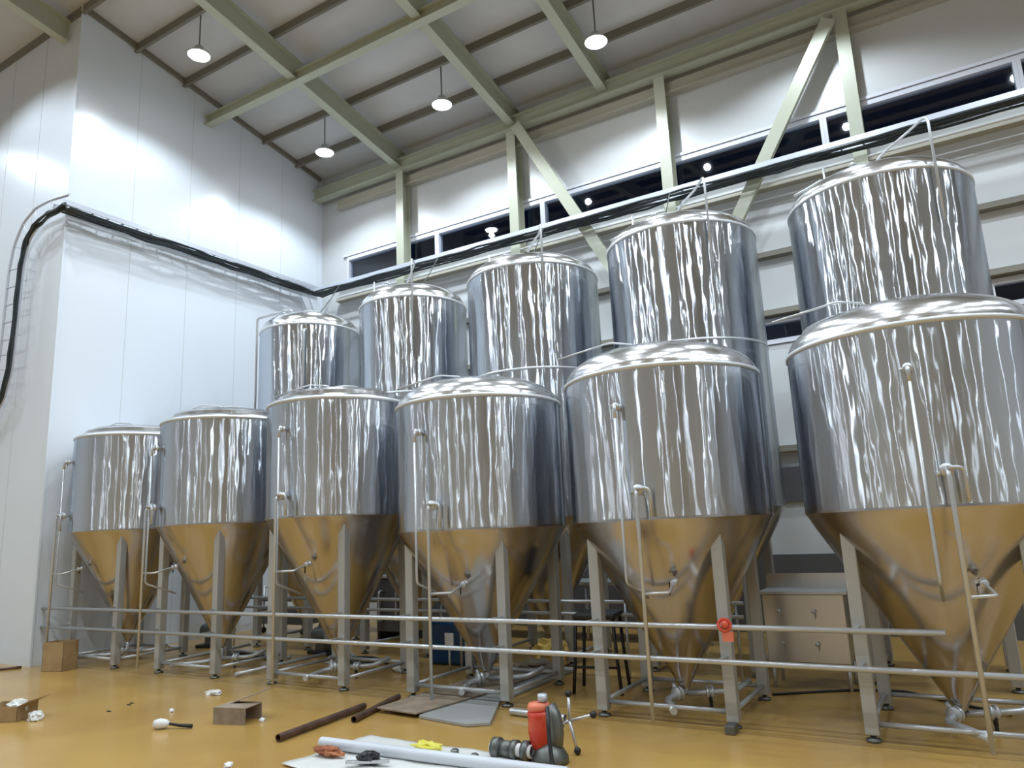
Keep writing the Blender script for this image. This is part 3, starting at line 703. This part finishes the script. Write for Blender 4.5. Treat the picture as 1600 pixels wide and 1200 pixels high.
# ------------------------------------------------------------------ foreground: plastic sheet, pipe, tool, wrench
m = MB(); N = 26
random.seed(5)
from mathutils import noise as nz
def sheet(name, corners, z, mt, label, amp=.02, n_=24):
    c = [Vector((*p, 0)) for p in corners]; bm = bmesh.new(); V = []
    for i in range(n_+1):
        row = []
        for j in range(n_+1):
            u, v = i/n_, j/n_
            p = c[0]*(1-u)*(1-v)+c[1]*u*(1-v)+c[2]*u*v+c[3]*(1-u)*v
            p += Vector((nz.noise(p*3)*.04, nz.noise(p*3+Vector((5, 5, 0)))*.04, 0))
            p.z = z + amp*(.5+.5*nz.noise(p*6)) ; row.append(bm.verts.new(p))
        V.append(row)
    for i in range(n_):
        for j in range(n_): bm.faces.new((V[i][j], V[i+1][j], V[i+1][j+1], V[i][j+1])).smooth = True
    me = bpy.data.meshes.new(name); bm.to_mesh(me); bm.free(); me.materials.append(mt)
    o = bpy.data.objects.new(name, me); col.objects.link(o)
    s_ = o.modifiers.new('s', 'SOLIDIFY'); s_.thickness = .003
    return tag(o, label, 'plastic sheet')
sheet('plastic_sheet', [(-4.50, 4.02), (-4.38, 4.88), (-2.95, 4.86), (-2.6, 3.9)], .006, M['film'], 'crumpled white plastic sheet spread on the floor at the bottom edge')
P0, P1 = Vector((-4.50, 4.44, .06)), Vector((-2.40, 4.52, .06)); dd = P1-P0
m = MB(); m.lathe([(.042, 0), (.042, dd.length), (.035, dd.length), (.035, 0)], 20, P0, dd, closed=True)
tag(m.build('plastic_pipe', M['pvc'], sharp=40), 'pale grey plastic pipe lying across the white sheet at the bottom edge', 'pipe')
crumple('rag', 'rust-brown rag on the white sheet at the left end of the grey pipe', 'rag', (-4.28, 4.30, .03), (.13, .05, .035), M['rustrag'], 31)
crumple('yellow_wrapper', 'bright yellow wrapper lying beside the grey pipe on the white sheet', 'wrapper', (-3.66, 4.68, .03), (.13, .05, .035), M['yellowb'], 32)
crumple('black_glove', 'black glove-like heap on the white sheet in front of the grey pipe', 'glove', (-3.86, 4.28, .03), (.09, .07, .04), M['black'], 33)
m = MB(); m.bar((-3.98, 4.16, .05), (-3.70, 4.30, .05), .035, .02); tag(m.build('metal_strip', M['steel'], bevel=.003), 'short bright metal strip on the white sheet near the bottom edge', 'strip')
for k, (x, y) in enumerate(((-3.22, 4.66), (-3.42, 4.70))):
    m = MB(); m.lathe([(0, 0), (.03, 0), (.032, .02), (.02, .03), (0, .03)], 12, (x, y, .03))
    tag(m.build('pipe_cap', M['gunmetal'], sharp=40), ['small dark fitting behind the grey pipe, nearer the clamp rings', 'small dark fitting behind the grey pipe, nearer the yellow wrapper'][k], 'fitting', 'small fittings behind the grey pipe')
# hose coupling: two ribbed collars
t = thing('hose_coupling', 'grey ribbed hose coupling standing behind the right end of the grey pipe', 'coupling', (-3.02, 4.80, .075))
for x0, w_, r_ in ((-.12, .05, .07), (-.06, .09, .055), (.04, .04, .066), (.13, .045, .07)):
    MB().lathe([(0, 0), (r_, 0), (r_, w_), (0, w_)], 20, (x0, 0, 0), (1, 0, 0)).build('collar', M['gunmetal'], t)
MB().lathe([(.045, -.14), (.045, .2), (.04, .2), (.04, -.14)], 20, (0, 0, 0), (1, 0, 0), closed=True).build('sleeve', M['white'], t)
# power tool standing on its base
t = thing('power_tool', 'red and grey power tool with black cord standing at bottom centre', 'power tool', (-2.72, 4.86, 0), -.25)
MB().lathe([(0, .07), (.055, .07), (.085, .11), (.095, .2), (.085, .30), (.09, .33), (0, .33)], 24, (-.05, 0, 0), (-.08, 0, 1)).build('body', M['red'], t)
MB().lathe([(0, .0), (.075, .0), (.085, .03), (.07, .06), (0, .06)], 24, (-.08, 0, .33), (-.1, 0, 1)).build('guard', M['orange'], t)
MB().lathe([(0, 0), (.13, 0), (.13, .04), (.10, .09), (.06, .13), (0, .14)], 24, (0, .01, 0)).build('base', M['gunmetal'], t)
MB().tube([(.02, .03, .06), (.05, .03, .2), (.04, .03, .30), (-.0, .03, .37)], [.06, .055, .05, .045], 16).build('motor_housing', M['gunmetal'], t)
MB().lathe([(0, 0), (.035, 0), (.035, .05), (0, .05)], 16, (-.04, 0, .40), (0, 0, 1)).build('collar', M['galv'], t)
MB().tube([(.05, -.05, .38), (.10, -.1, .2), (.16, -.14, .03), (.2, -.2, .008), (.3, -.3, .008)], .014, 8, .05).build('cord', M['black'], t)
# cross-shaped stand
t = thing('cross_stand', 'chrome cross-shaped stand with round black rubber ends behind the red tool', 'stand', (-2.62, 5.10, 0), .0)
cz = (-.05, 0, .225)
for p in ((0, 0, .02), (-.075, .05, .40), (.12, .05, .27), (-.14, .03, .18)):
    MB().tube([cz, p], .012, 10).build('arm', M['steel'], t)
    MB().lathe([(.026*math.sin(a), -.026*math.cos(a)) for a in (math.pi*i/8 for i in range(9))], 14, (p[0], p[1], max(p[2], .027))).build('rubber_end', M['black'], t)
m = MB(); P0, P1 = Vector((-3.68, 5.92, .035)), Vector((-3.12, 5.88, .035)); dd = P1-P0
m.lathe([(.03, 0), (.03, dd.length), (.025, dd.length), (.025, 0)], 16, P0, dd, closed=True)
tag(m.build('steel_tube', M['steel'], sharp=40), 'short bright steel tube on the floor behind the red power tool', 'tube', 'steel tubes on the floor')
